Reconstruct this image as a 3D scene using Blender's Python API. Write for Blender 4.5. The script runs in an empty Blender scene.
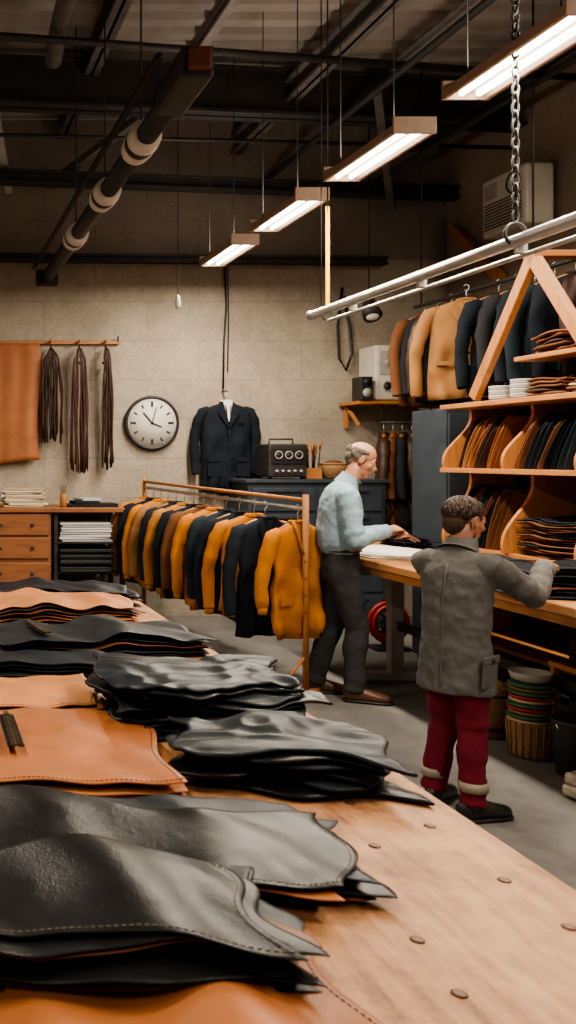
import bpy, bmesh, math, random
from mathutils import Vector, Matrix, noise, Euler
random.seed(11)
SC=bpy.context.scene
try:
    SC.view_settings.view_transform='AgX'
    SC.view_settings.look='AgX - Medium High Contrast'
except Exception as e: print(e)

# ------------------------------------------------------------- materials
def newmat(name):
    m=bpy.data.materials.new(name); m.use_nodes=True
    nt=m.node_tree; b=nt.nodes['Principled BSDF']
    return m,nt,b
def ramp(nt,fac,stops):
    r=nt.nodes.new('ShaderNodeValToRGB'); e=r.color_ramp.elements
    e[0].position=stops[0][0]; e[0].color=(*stops[0][1],1)
    e[1].position=stops[-1][0]; e[1].color=(*stops[-1][1],1)
    for p,c in stops[1:-1]:
        k=e.new(p); k.color=(*c,1)
    nt.links.new(fac,r.inputs[0]); return r.outputs[0]
def objco(nt,scale=(1,1,1)):
    t=nt.nodes.new('ShaderNodeTexCoord'); m=nt.nodes.new('ShaderNodeMapping')
    m.inputs['Scale'].default_value=scale
    nt.links.new(t.outputs['Object'],m.inputs[0]); return m.outputs[0]
def noisen(nt,co,scale,detail=4,rough=.55,dist=0):
    n=nt.nodes.new('ShaderNodeTexNoise'); n.inputs['Scale'].default_value=scale
    n.inputs['Detail'].default_value=detail; n.inputs['Roughness'].default_value=rough
    n.inputs['Distortion'].default_value=dist
    nt.links.new(co,n.inputs['Vector']); return n.outputs['Fac']
def bump(nt,b,h,strength,dist=.01,prev=None):
    u=nt.nodes.new('ShaderNodeBump'); u.inputs['Strength'].default_value=strength
    u.inputs['Distance'].default_value=dist
    nt.links.new(h,u.inputs['Height'])
    if prev is not None: nt.links.new(prev,u.inputs['Normal'])
    nt.links.new(u.outputs[0],b.inputs['Normal']); return u.outputs[0]
def simple(name,col,rough=.6,metal=0,var=.25,nscale=8,bs=.15,bscale=60,stretch=(1,1,1),sheen=0,spec=.5):
    m,nt,b=newmat(name)
    co=objco(nt,stretch)
    f=noisen(nt,co,nscale)
    lo=tuple(c*(1-var) for c in col); hi=tuple(min(1,c*(1+var)) for c in col)
    nt.links.new(ramp(nt,f,[(.3,lo),(.7,hi)]),b.inputs['Base Color'])
    b.inputs['Roughness'].default_value=rough; b.inputs['Metallic'].default_value=metal
    b.inputs['Specular IOR Level'].default_value=spec
    if sheen: b.inputs['Sheen Weight'].default_value=sheen
    if bs: bump(nt,b,noisen(nt,co,bscale,3),bs,.004)
    return m
def leather(name,col,rough=.4,var=.2,grain=.25,spec=.4):
    m,nt,b=newmat(name); co=objco(nt)
    f=noisen(nt,co,5,6,.65)
    lo=tuple(c*(1-var) for c in col); hi=tuple(min(1,c*(1+var)) for c in col)
    nt.links.new(ramp(nt,f,[(.3,lo),(.7,hi)]),b.inputs['Base Color'])
    nt.links.new(ramp(nt,noisen(nt,co,12,4),[(.3,(rough*.85,)*3),(.7,(rough*1.2,)*3)]),b.inputs['Roughness'])
    b.inputs['Specular IOR Level'].default_value=spec
    v=nt.nodes.new('ShaderNodeTexVoronoi'); v.inputs['Scale'].default_value=260; nt.links.new(co,v.inputs['Vector'])
    p=bump(nt,b,v.outputs['Distance'],grain,.0012)
    bump(nt,b,noisen(nt,co,16,5,.6,.6),.2,.008,p); return m
def cloth(name,col,var=.12,wr=.35,wscale=8,rough=.9):
    m,nt,b=newmat(name); co=objco(nt)
    f=noisen(nt,co,4,5,.6)
    lo=tuple(c*(1-var) for c in col); hi=tuple(min(1,c*(1+var)) for c in col)
    nt.links.new(ramp(nt,f,[(.3,lo),(.7,hi)]),b.inputs['Base Color'])
    b.inputs['Roughness'].default_value=rough; b.inputs['Specular IOR Level'].default_value=.25
    p=bump(nt,b,noisen(nt,co,320,2),.25,.001)
    bump(nt,b,noisen(nt,co,wscale,1.5,.45,.5),wr,.022,p); return m
def wood(name,col,dark=.6,rough=.5,axis=0,scale=3):
    m,nt,b=newmat(name)
    st=[14,14,14]; st[axis]=1.2
    co=objco(nt,tuple(st))
    f=noisen(nt,co,scale,6,.6)
    lo=tuple(c*dark for c in col)
    nt.links.new(ramp(nt,f,[(.28,lo),(.5,col),(.75,tuple(min(1,c*1.12) for c in col))]),b.inputs['Base Color'])
    b.inputs['Roughness'].default_value=rough
    bump(nt,b,f,.12,.003); return m
def emis(name,col,s):
    m,nt,b=newmat(name)
    b.inputs['Base Color'].default_value=(*col,1)
    b.inputs['Emission Color'].default_value=(*col,1); b.inputs['Emission Strength'].default_value=s
    return m

M_BLACK=leather('leather_black',(.007,.0072,.0078),.34,spec=.20)
M_SLATE=leather('leather_slate',(.013,.017,.021),.42,spec=.18)
M_NAVYL=leather('leather_navy',(.009,.012,.017),.42,spec=.18)
M_TAN=leather('leather_tan',(.40,.165,.058),.52,.26)
M_CARAMEL=leather('leather_caramel',(.29,.098,.028),.5,.30)
M_BROWN=leather('leather_brown',(.15,.052,.022),.5,.25)
M_DKBROWN=leather('leather_dark_brown',(.040,.018,.011),.5,.3)
M_MUST=cloth('cloth_mustard',(.46,.165,.018))
M_MUST2=cloth('cloth_ochre',(.36,.155,.038))
M_NAVY=cloth('cloth_navy',(.008,.012,.019),.2)
M_CHAR=cloth('cloth_charcoal',(.018,.019,.022),.2)
M_TEAL=cloth('cloth_teal',(.012,.022,.029),.2)
M_BRCL=cloth('cloth_brown',(.13,.055,.022))
M_TANCL=cloth('cloth_tan',(.28,.14,.055))
M_SHIRT=cloth('cloth_light_blue',(.25,.345,.405),.06,.45,9)
M_TROU=cloth('cloth_grey_trousers',(.036,.036,.038),.12,.4,8)
M_JACK=cloth('cloth_grey_jacket',(.105,.102,.098),.14,.4,8)
M_MAROON=cloth('cloth_maroon',(.13,.009,.022),.15,.5,8)
M_REFL=simple('reflective_band',(.24,.205,.145),.5,var=.1)
M_SKIN=simple('skin',(.47,.225,.14),.5,var=.10,bs=.25,nscale=25,bscale=180)
M_SKIN2=simple('skin_tanned',(.40,.19,.12),.5,var=.10,bs=.25,nscale=25,bscale=180)
M_HAIRG=simple('hair_grey',(.12,.10,.08),.7,var=.4,nscale=60,bs=.8,bscale=120)
M_HAIRB=simple('hair_brown',(.050,.027,.016),.5,var=.5,nscale=70,bs=1,bscale=150,stretch=(1,1,.25))
M_EYE=simple('eye_white',(.8,.78,.75),.3,var=.02,bs=0)
M_IRIS=simple('eye_iris',(.05,.03,.02),.2,var=.1,bs=0)
M_LIP=simple('lip',(.36,.15,.11),.5,var=.05,bs=0)
M_SHOEB=simple('shoe_brown',(.075,.034,.018),.4,var=.2)
M_SHOEK=simple('shoe_black',(.012,.012,.013),.45,var=.2)
M_DKMET=simple('metal_dark',(.032,.030,.029),.55,metal=.3,var=.3,bs=.1)
M_STEELB=simple('beam_steel',(.085,.08,.075),.7,metal=.0,var=.3,bs=.15,bscale=20)
M_BEAMK=simple('beam_black',(.022,.021,.020),.7,var=.3,bs=.15,bscale=20)
M_STEEL=simple('metal_galvanised',(.5,.49,.47),.38,metal=.85,var=.15,bs=.05)
M_GREYP=simple('paint_grey',(.34,.33,.31),.5,var=.08,bs=.05)
M_WHITEP=simple('paint_white',(.58,.54,.48),.5,var=.06,bs=.05)
M_LAMPH=simple('lamp_housing',(.48,.35,.27),.45,metal=.2,var=.1,bs=.03)
M_BLUEP=simple('paint_blue_grey',(.035,.048,.062),.5,metal=.1,var=.15,bs=.05)
M_RED=simple('paint_red',(.36,.02,.015),.5,var=.15)
M_GREEN=simple('strap_green',(.035,.10,.06),.6,var=.2)
M_CREAM=simple('strap_cream',(.46,.34,.20),.7,var=.15)
M_PAPER=simple('paper',(.62,.59,.53),.8,var=.06,nscale=3,bs=.05)
M_PAPERB=simple('paper_blue_grey',(.33,.37,.39),.8,var=.06)
M_YEL=simple('strap_yellow',(.70,.35,.02),.6,var=.1)
M_RUBBER=simple('rubber_black',(.010,.010,.010),.5,var=.2,bs=0)
M_WICK=simple('wicker',(.24,.13,.055),.8,var=.4,nscale=60,bs=.6,stretch=(1,1,3))
M_STONE=simple('burlap_pale',(.36,.31,.24),.95,var=.25,nscale=20,bs=.8)
M_HIDE=leather('leather_hide_orange',(.31,.115,.045),.55,.18)
M_STUD=simple('stud_bronze',(.10,.05,.03),.5,metal=.4)
M_PURL=simple('purlin_grey',(.22,.205,.19),.6,var=.2)
M_BRASS=simple('zip_brass',(.10,.08,.05),.4,metal=.7,var=.2,bs=0)
M_THREAD=simple('stitch_thread',(.16,.13,.10),.8,var=.1,bs=0)
M_THREADK=simple('stitch_thread_dark',(.03,.015,.01),.8,var=.1,bs=0)
def plymat():
    m,nt,b=newmat('plywood_top')
    co=objco(nt,(1,1,1)); c2=objco(nt,(10,1.5,10))
    f=noisen(nt,c2,3,6,.6); g=noisen(nt,co,3.4,8,.72)
    mx=nt.nodes.new('ShaderNodeMath'); mx.operation='MULTIPLY_ADD'; mx.inputs[1].default_value=.4
    nt.links.new(f,mx.inputs[0]); 
    m2=nt.nodes.new('ShaderNodeMath'); m2.operation='MULTIPLY'; m2.inputs[1].default_value=.6
    nt.links.new(g,m2.inputs[0]); nt.links.new(m2.outputs[0],mx.inputs[2])
    nt.links.new(ramp(nt,mx.outputs[0],[(.38,(.18,.078,.033)),(.46,(.33,.160,.073)),(.54,(.44,.235,.115)),(.63,(.52,.30,.16))]),b.inputs['Base Color'])
    b.inputs['Roughness'].default_value=.55; b.inputs['Specular IOR Level'].default_value=.3
    bump(nt,b,f,.08,.002); return m
M_PLY=plymat()
M_WOODX=wood('wood_oak_x',(.40,.165,.052),.6,.5,0)
M_WOODY=wood('wood_oak_y',(.42,.18,.06),.6,.5,1)
M_WOODZ=wood('wood_oak_z',(.40,.165,.052),.6,.5,2)
M_CABW=wood('wood_cabinet',(.24,.092,.034),.6,.45,0)
M_TOPW=wood('wood_bench_top',(.46,.22,.09),.7,.4,1)

def wallmat(name,c1,c2,plane='XZ'):
    m,nt,b=newmat(name)
    t=nt.nodes.new('ShaderNodeTexCoord'); s=nt.nodes.new('ShaderNodeSeparateXYZ'); c=nt.nodes.new('ShaderNodeCombineXYZ')
    nt.links.new(t.outputs['Object'],s.inputs[0])
    nt.links.new(s.outputs['X' if plane=='XZ' else 'Y'],c.inputs[0]); nt.links.new(s.outputs['Z'],c.inputs[1])
    br=nt.nodes.new('ShaderNodeTexBrick'); nt.links.new(c.outputs[0],br.inputs['Vector'])
    br.inputs['Scale'].default_value=1; br.inputs['Brick Width'].default_value=1.1; br.inputs['Row Height'].default_value=.42
    br.inputs['Mortar Size'].default_value=.007; br.inputs['Mortar Smooth'].default_value=.6
    br.inputs['Color1'].default_value=(1,1,1,1); br.inputs['Color2'].default_value=(.86,.86,.86,1); br.inputs['Mortar'].default_value=(.62,.62,.62,1)
    n1=noisen(nt,t.outputs['Object'],1.5,8,.7); n2=noisen(nt,t.outputs['Object'],34,6,.75)
    col=ramp(nt,n1,[(.3,c1),(.7,c2)])
    mix=nt.nodes.new('ShaderNodeMixRGB'); mix.blend_type='MULTIPLY'; mix.inputs[0].default_value=.6
    nt.links.new(col,mix.inputs[1]); nt.links.new(br.outputs['Color'],mix.inputs[2])
    mix2=nt.nodes.new('ShaderNodeMixRGB'); mix2.blend_type='MULTIPLY'; mix2.inputs[0].default_value=.6
    nt.links.new(mix.outputs[0],mix2.inputs[1]); nt.links.new(ramp(nt,n2,[(.30,(.6,.6,.6)),(.55,(1,1,1))]),mix2.inputs[2])
    nt.links.new(mix2.outputs[0],b.inputs['Base Color']); b.inputs['Roughness'].default_value=.9
    ad=nt.nodes.new('ShaderNodeMath'); ad.operation='MULTIPLY'; nt.links.new(n2,ad.inputs[0]); nt.links.new(br.outputs['Color'],ad.inputs[1])
    bump(nt,b,ad.outputs[0],.6,.02); return m
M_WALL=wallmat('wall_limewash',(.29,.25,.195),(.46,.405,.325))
M_WALLU=wallmat('wall_upper_shaded',(.19,.16,.13),(.26,.22,.18))  # shade above the lamps, put into the wall colour as a darker tone
M_WALLR=wallmat('wall_side_plaster',(.27,.205,.155),(.36,.28,.215),'YZ')
def floormat():
    m,nt,b=newmat('floor_concrete'); co=objco(nt)
    n1=noisen(nt,co,.9,8,.65); n2=noisen(nt,co,14,6,.7)
    mix=nt.nodes.new('ShaderNodeMixRGB'); mix.blend_type='MULTIPLY'; mix.inputs[0].default_value=.6
    nt.links.new(ramp(nt,n1,[(.3,(.12,.115,.11)),(.7,(.22,.212,.20))]),mix.inputs[1])
    nt.links.new(ramp(nt,n2,[(.35,(.65,.65,.65)),(.6,(1,1,1))]),mix.inputs[2])
    nt.links.new(mix.outputs[0],b.inputs['Base Color'])
    nt.links.new(ramp(nt,n1,[(.3,(.35,)*3),(.7,(.6,)*3)]),b.inputs['Roughness'])
    bump(nt,b,n2,.2,.004); return m
M_FLOOR=floormat()
M_DECK=simple('ceiling_deck_metal',(.26,.235,.21),.65,metal=.05,var=.25,nscale=2,bs=.1)
M_EM=emis('lamp_tube_and_strip_glow',(1,.93,.80),12)

# ------------------------------------------------------------- mesh builder
class MB:
    def __init__(s): s.v=[];s.f=[];s.m=[];s.sm=[];s.mats=[];s.M=Matrix()
    def mi(s,m):
        if m not in s.mats: s.mats.append(m)
        return s.mats.index(m)
    def add(s,vs,fs,mat,smooth=False,M=None):
        T=s.M@M if M is not None else s.M
        o=len(s.v); s.v+=[T@Vector(p) for p in vs]; k=s.mi(mat)
        for f in fs: s.f.append([i+o for i in f]); s.m.append(k); s.sm.append(smooth)
    def box(s,c,sz,mat,rot=(0,0,0),bev=.004):
        bm=bmesh.new(); bmesh.ops.create_cube(bm,size=1)
        bmesh.ops.scale(bm,vec=Vector(sz),verts=bm.verts)
        if bev>0:
            bv=min(bev,min(sz)*.3)
            bmesh.ops.bevel(bm,geom=list(bm.edges),offset=bv,segments=2,affect='EDGES',profile=.5)
        bm.verts.index_update()
        s.add([v.co.copy() for v in bm.verts],[[v.index for v in f.verts] for f in bm.faces],mat,False,
              Matrix.Translation(c)@Euler(rot).to_matrix().to_4x4()); bm.free()
    def rings(s,R,mat,smooth=True,cap=True,closed=True):
        n=len(R[0]); vs=[p for r in R for p in r]; fs=[]
        for i in range(len(R)-1):
            for j in range(n if closed else n-1):
                k=(j+1)%n; fs.append([i*n+j,i*n+k,(i+1)*n+k,(i+1)*n+j])
        if cap:
            fs.append(list(range(n))[::-1]); fs.append([(len(R)-1)*n+j for j in range(n)])
        s.add(vs,fs,mat,smooth)
    def tube(s,pts,rad,mat,seg=12,hint=(1,0,0),smooth=True,cap=True,zmin=None):
        pts=[Vector(p) for p in pts]; R=[]; h=Vector(hint); n1=None
        if not isinstance(rad,(list,)): rad=[rad]*len(pts)
        for i,p in enumerate(pts):
            a=pts[max(i-1,0)]; b=pts[min(i+1,len(pts)-1)]
            t=(b-a)
            if t.length<1e-7: t=Vector((0,0,1))
            t.normalize()
            base=h if n1 is None else n1
            q=base-t*base.dot(t)
            if q.length<1e-3:
                q=Vector((0,1,0))-t*t.y
                if q.length<1e-3: q=Vector((0,0,1))-t*t.z
            q.normalize(); n1=q; n2=t.cross(q)
            r=rad[i]; ra,rb=(r if isinstance(r,tuple) else (r,r))
            ring=[p+q*(math.cos(2*math.pi*j/seg)*ra)+n2*(math.sin(2*math.pi*j/seg)*rb) for j in range(seg)]
            if zmin is not None:
                for w in ring: w.z=max(w.z,zmin)
            R.append(ring)
        s.rings(R,mat,smooth,cap)
    def cyl(s,a,b,r,mat,seg=16,r2=None,smooth=True):
        s.tube([a,b],[r,r if r2 is None else r2],mat,seg,smooth=smooth)
    def lathe(s,prof,mat,c=(0,0,0),seg=24,smooth=True):
        c=Vector(c); R=[[c+Vector((r*math.cos(2*math.pi*j/seg),r*math.sin(2*math.pi*j/seg),z)) for j in range(seg)] for r,z in prof]
        s.rings(R,mat,smooth,True)
    def ell(s,c,r,mat,seg=20,rot=(0,0,0)):
        vs=[];fs=[];n=seg;k=seg//2
        for i in range(1,k):
            th=math.pi*i/k
            for j in range(n):
                ph=2*math.pi*j/n
                vs.append((r[0]*math.sin(th)*math.cos(ph),r[1]*math.sin(th)*math.sin(ph),r[2]*math.cos(th)))
        a=len(vs); vs+= [(0,0,r[2]),(0,0,-r[2])]
        for i in range(k-2):
            for j in range(n):
                q=(j+1)%n; fs.append([i*n+j,(i+1)*n+j,(i+1)*n+q,i*n+q])
        for j in range(n):
            q=(j+1)%n; fs.append([a,j,q]); fs.append([a+1,(k-2)*n+q,(k-2)*n+j])
        s.add(vs,fs,mat,True,Matrix.Translation(c)@Euler(rot).to_matrix().to_4x4())
    def torus(s,c,R,r,mat,axis='Z',seg=32,sc=(1,1)):
        c=Vector(c); rr=[]
        for j in range(seg):
            a=2*math.pi*j/seg; x=R*math.cos(a)*sc[0]; y=R*math.sin(a)*sc[1]
            nx,ny=math.cos(a),math.sin(a); ring=[]
            for k in range(8):
                b=2*math.pi*k/8; o=r*math.cos(b); h=r*math.sin(b)
                p=(x+nx*o,y+ny*o,h)
                if axis=='Y': p=(p[0],p[2],p[1])
                if axis=='X': p=(p[2],p[0],p[1])
                ring.append(c+Vector(p))
            rr.append(ring)
        rr.append(rr[0]); s.rings(rr,mat,True,False)
    def sheet(s,fn,th,mat,nx=36,ny=26):
        N=(nx+1)*(ny+1); top=[];bot=[]
        P=[[Vector(fn(i/nx,j/ny)) for i in range(nx+1)] for j in range(ny+1)]
        for j in range(ny+1):
            for i in range(nx+1):
                top.append(P[j][i]+Vector((0,0,th/2))); bot.append(P[j][i]-Vector((0,0,th/2)))
        idx=lambda i,j:j*(nx+1)+i
        fs=[];
        for j in range(ny):
            for i in range(nx):
                fs.append([idx(i,j),idx(i+1,j),idx(i+1,j+1),idx(i,j+1)])
                fs.append([N+idx(i,j),N+idx(i,j+1),N+idx(i+1,j+1),N+idx(i+1,j)])
        per=[(i,0) for i in range(nx)]+[(nx,j) for j in range(ny)]+[(i,ny) for i in range(nx,0,-1)]+[(0,j) for j in range(ny,0,-1)]
        mid=[]
        for i,j in per:
            d=Vector(((1 if i==nx else -1 if i==0 else 0),(1 if j==ny else -1 if j==0 else 0),0))
            mid.append(P[j][i]+d.normalized()*th*.5)
        L=len(per)
        for k in range(L):
            q=(k+1)%L; a=idx(*per[k]); b=idx(*per[q])
            fs.append([a,2*N+k,2*N+q,b]); fs.append([2*N+k,N+a,N+b,2*N+q])
        s.add(top+bot+mid,fs,mat,True)
    def obj(s,name,loc=(0,0,0),rot=(0,0,0),parent=None,recenter=True,scale=None):
        me=bpy.data.meshes.new(name)
        vs=s.v; off=Vector((0,0,0))
        if recenter and parent is None and Vector(loc).length==0 and Vector(rot).length==0:
            mn=Vector([min(p[k] for p in vs) for k in range(3)]); mx=Vector([max(p[k] for p in vs) for k in range(3)])
            off=Vector(((mn.x+mx.x)/2,(mn.y+mx.y)/2,mn.z)); vs=[p-off for p in vs]
        me.from_pydata([tuple(p) for p in vs],[],s.f)
        for m in s.mats: me.materials.append(m)
        me.polygons.foreach_set('material_index',s.m); me.polygons.foreach_set('use_smooth',s.sm)
        me.validate(); me.update()
        o=bpy.data.objects.new(name,me); SC.collection.objects.link(o)
        o.location=Vector(loc)+off; o.rotation_euler=rot
        if parent: o.parent=parent
        return o
def empty(name,loc,rz=0):
    e=bpy.data.objects.new(name,None); SC.collection.objects.link(e); e.location=loc; e.rotation_euler=(0,0,rz); e.empty_display_size=.1; return e
def remesh(o,vox,it=4,disp=0,dscale=.1):
    r=o.modifiers.new('r','REMESH'); r.mode='VOXEL'; r.voxel_size=vox; r.use_smooth_shade=True
    m=o.modifiers.new('s','SMOOTH'); m.factor=.5; m.iterations=it
    if disp:
        t=bpy.data.textures.new(o.name+'_t','CLOUDS'); t.noise_scale=dscale
        d=o.modifiers.new('d','DISPLACE'); d.texture=t; d.strength=disp; d.mid_level=.5; d.texture_coords='LOCAL'
def N3(x,y,z): return noise.noise(Vector((x,y,z)))

# ------------------------------------------------------------- room shell
BW=9.6; RX=5.6; LX=-3.0; FY=-2.6; CZ=5.3
def shell(name,c,sz,mat):
    m=MB(); m.box(c,sz,mat,bev=0); return m.obj(name)
shell('floor',((LX+RX)/2,(FY+BW)/2,-.05),(RX-LX+.4,BW-FY+.4,.1),M_FLOOR)
shell('wall_back',((LX+RX)/2,BW+.1,1.9),(RX-LX+.4,.2,3.8),M_WALL)
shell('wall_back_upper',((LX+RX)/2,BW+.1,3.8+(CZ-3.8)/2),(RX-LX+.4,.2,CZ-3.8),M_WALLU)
shell('wall_right',(RX+.1,(FY+BW)/2,CZ/2),(.2,BW-FY,CZ),M_WALLR)
shell('wall_left',(LX-.1,(FY+BW)/2,CZ/2),(.2,BW-FY,CZ),M_WALLR)
shell('wall_front',((LX+RX)/2,FY-.1,CZ/2),(RX-LX+.4,.2,CZ),M_WALL)
m=MB(); prof=[]; y=FY
while y<BW:
    prof+=[(y,CZ+.05),(y+.10,CZ+.05),(y+.13,CZ),(y+.23,CZ)]; y+=.26
prof.append((BW,CZ+.05))
R=[[Vector((LX,p[0],p[1])),Vector((RX,p[0],p[1]))] for p in prof]
m.rings(R,M_DECK,False,False,closed=False)
m.box(((LX+RX)/2,(FY+BW)/2,CZ+.12),(RX-LX,BW-FY,.05),M_DECK,bev=0)
m.obj('ceiling')

def ibeam(name,a,b,h,w,mat=M_STEELB,t=.03):
    a=Vector(a);b=Vector(b); d=b-a; L=d.length; M=Matrix.Translation((a+b)/2)@d.to_track_quat('X','Z').to_matrix().to_4x4()
    m=MB(); m.M=M
    m.box((0,0,h/2-t/2),(L,w,t),mat,bev=.003); m.box((0,0,-h/2+t/2),(L,w,t),mat,bev=.003); m.box((0,0,0),(L,t*.8,h),mat,bev=0)
    return m.obj(name)
ibeam('ceiling_beam',(LX+.02,7.5,4.98),(RX-.02,8.42,4.98),.42,.22,M_BEAMK)
ibeam('ceiling_beam',(LX+.02,8.4,4.45),(RX-.02,9.4,4.45),.14,.12,M_BEAMK)
ibeam('ceiling_beam',(LX+.02,9.2,3.77),(4.9,9.5,3.77),.09,.09,M_DKMET)
for x,z in ((3.35,4.92),(-.9,5.0),(1.5,5.08),(5.2,4.95)):
    ibeam('ceiling_purlin',(x,FY+.02,z+.1),(x,BW-.02,z+.1),.2,.13,M_STEELB)
for x in (.35,2.4,4.3):
    ibeam('ceiling_purlin',(x,FY+.02,5.24),(x,BW-.02,5.24),.1,.08,M_PURL)
m=MB()
for (a,b,r) in (((LX,6.3,4.9),(RX,7.6,4.9),.03),((LX,7.9,4.62),(RX,8.5,4.62),.018),((LX,5.4,5.1),(RX,6.4,5.1),.022),((3.6,FY,4.6),(3.6,BW,4.6),.03),((4.6,FY,4.5),(4.6,BW,4.5),.025)):
    m.cyl(a,b,r,M_DKMET,10)
m.obj('ceiling_conduit_pipes')
m=MB()
for a,b in (((.55,7.6,5.0),(.9,9.3,4.45)),((2.2,7.9,4.9),(1.3,9.3,4.5)),((4.0,7.9,4.9),(4.9,9.4,4.3))):
    d=Vector(b)-Vector(a); m.M=Matrix.Translation((Vector(a)+Vector(b))/2)@d.to_track_quat('X','Z').to_matrix().to_4x4()
    m.box((0,0,0),(d.length,.07,.07),M_GREYP if a[0]<1 else M_STEELB)
m.obj('ceiling_braces')
m=MB(); pts=[];rr=[]
for i in range(90):
    t=i/89; pts.append((1.1-.05*math.sin(t*3),5.2+2.3*t,5.0-.02*math.sin(t*6))); rr.append(.075 if i%2 else .058)
m.tube(pts,rr,M_STEELB,14); m.obj('flexible_duct')

# ------------------------------------------------------------- fluorescent lamps
def tube_lamp(x,y,z,L=.88,W=.24,PW=60,UP=7):
    m=MB()
    pr=[(-W/2,-.045),(-W/2,.0),(-W*.22,.05),(W*.22,.05),(W/2,0),(W/2,-.045),(W/2-.02,-.045),(W/2-.035,-.01),(-W/2+.035,-.01),(-W/2+.02,-.045)]
    R=[[Vector((px,yy,pz)) for px,pz in pr] for yy in (-L/2,L/2)]
    m.rings(R,M_LAMPH,False,True)
    for e in (-1,1): m.box((0,e*(L/2+.006),0),(W+.01,.014,.10),M_LAMPH)
    for q in (-.045,.045):
        m.cyl((q,-L/2+.03,-.028),(q,L/2-.03,-.028),.016,M_EM,12)
    m.box((0,0,-.016),(W*.6,L*.92,.004),M_WHITEP,bev=0)
    m.box((0,0,.054),(.05,L*.8,.006),M_EM,bev=0)  # glowing strip added on the housing top, paired with the uplight
    for e in (-1,1):
        m.cyl((-.06,e*L*.38,.04),(-.06,e*L*.38,CZ-z),.004,M_DKMET,6)
    o=m.obj('fluorescent_lamp',loc=(x,y,z))
    l=bpy.data.lights.new('tube_light','AREA'); l.shape='RECTANGLE'; l.size=W*.8; l.size_y=L*.9
    l.energy=PW; l.color=(1,.865,.70)
    lo=bpy.data.objects.new('tube_light',l); SC.collection.objects.link(lo); lo.parent=o; lo.location=(0,0,-.06)
    l=bpy.data.lights.new('ceiling_fill_light','AREA'); l.shape='RECTANGLE'; l.size=W*.5; l.size_y=L*.9  # added upward fill to brighten the ceiling, not light from the tubes
    l.energy=UP; l.color=(1,.85,.70)
    lo=bpy.data.objects.new('ceiling_fill_light',l); SC.collection.objects.link(lo); lo.parent=o; lo.location=(0,0,.075); lo.rotation_euler=(math.pi,0,0)
    return o
for y in (8.3,6.95,5.60,4.22,2.75,1.2):  # nearest ones are unseen, added to the row as fill
    tube_lamp(2.82,y,3.6,PW=78)
for y in (7.2,4.6,2.0,-.6):  # unseen row of lamps, added as ambient fill
    tube_lamp(-.9,y,3.7,PW=54)
for y in (5.2,2.6):  # unseen lamps added to brighten the coats and air conditioner
    tube_lamp(4.75,y,4.5,PW=64)

px=1.29; pz=3.55
m=MB()
m.cyl((px,4.4,pz),(px,9.3,pz),.062,M_DKMET,20)
m.cyl((px-.13,4.4,pz+.11),(px-.13,9.3,pz+.11),.02,M_DKMET,10)
m.box((px,4.45,pz),(.15,.5,.15),M_DKMET,bev=.015)
m.box((px,4.18,pz),(.10,.05,.10),M_BROWN,bev=.01)
for y in (5.3,6.35,7.55):
    m.tube([(px,y-.15,pz),(px,y-.14,pz),(px,y-.05,pz),(px,y-.045,pz),(px,y+.045,pz),(px,y+.05,pz),(px,y+.14,pz),(px,y+.15,pz)],[.064,.088,.096,.086,.086,.096,.088,.064],M_WHITEP,24,hint=(1,0,0))
    m.tube([(px,y-.035,pz),(px,y+.035,pz)],[.090,.090],M_DKBROWN,24)
    m.cyl((px,y,pz+.05),(px,y,CZ),.006,M_DKMET,6)
m.box((px,9.3,pz),(.22,.12,.16),M_DKMET,bev=.01)
m.obj('overhead_supply_pipe')

m=MB()
m.cyl((2.75,2.2,2.70),(2.75,6.35,2.70),.030,M_STEEL,16)
m.cyl((2.80,2.2,2.64),(2.80,6.2,2.64),.012,M_STEEL,10)
for y in (2.5,3.3,4.17,5.0,5.8): m.box((2.775,y,2.67),(.05,.03,.06),M_STEEL)
m.ell((2.75,6.36,2.70),(.036,.03,.036),M_STEEL)
m.cyl((2.75,6.2,2.7),(2.75,6.2,CZ),.004,M_DKMET,6)
m.cyl((2.75,2.5,2.7),(2.75,2.5,CZ),.006,M_DKMET,6)
m.obj('steel_hanging_rail')
m=MB(); m.box((2.83,6.28,3.08),(.028,.006,.74),M_YEL,bev=.001); m.torus((2.83,6.28,2.69),.035,.007,M_DKMET,'Y'); m.cyl((2.83,6.28,3.4),(2.83,6.28,CZ),.005,M_DKMET,6); m.obj('yellow_lifting_strap')
m=MB(); z=5.25; k=0
while z>2.80:
    m.torus((2.75,4.17,z),.02,.0055,M_DKMET,'X' if k%2 else 'Y',12,(.75,1.35)); z-=.042; k+=1
m.torus((2.75,4.17,2.735),.048,.009,M_DKMET,'Y',24)
m.obj('hanging_chain')
m=MB(); m.cyl((2.36,8.3,3.16),(2.36,8.3,CZ),.004,M_DKMET,6); m.tube([(2.36,8.3,3.20),(2.36,8.3,3.17),(2.36,8.3,3.09),(2.36,8.3,3.07)],[.008,.02,.026,.012],M_GREYP,12); m.obj('pull_cord')

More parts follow.
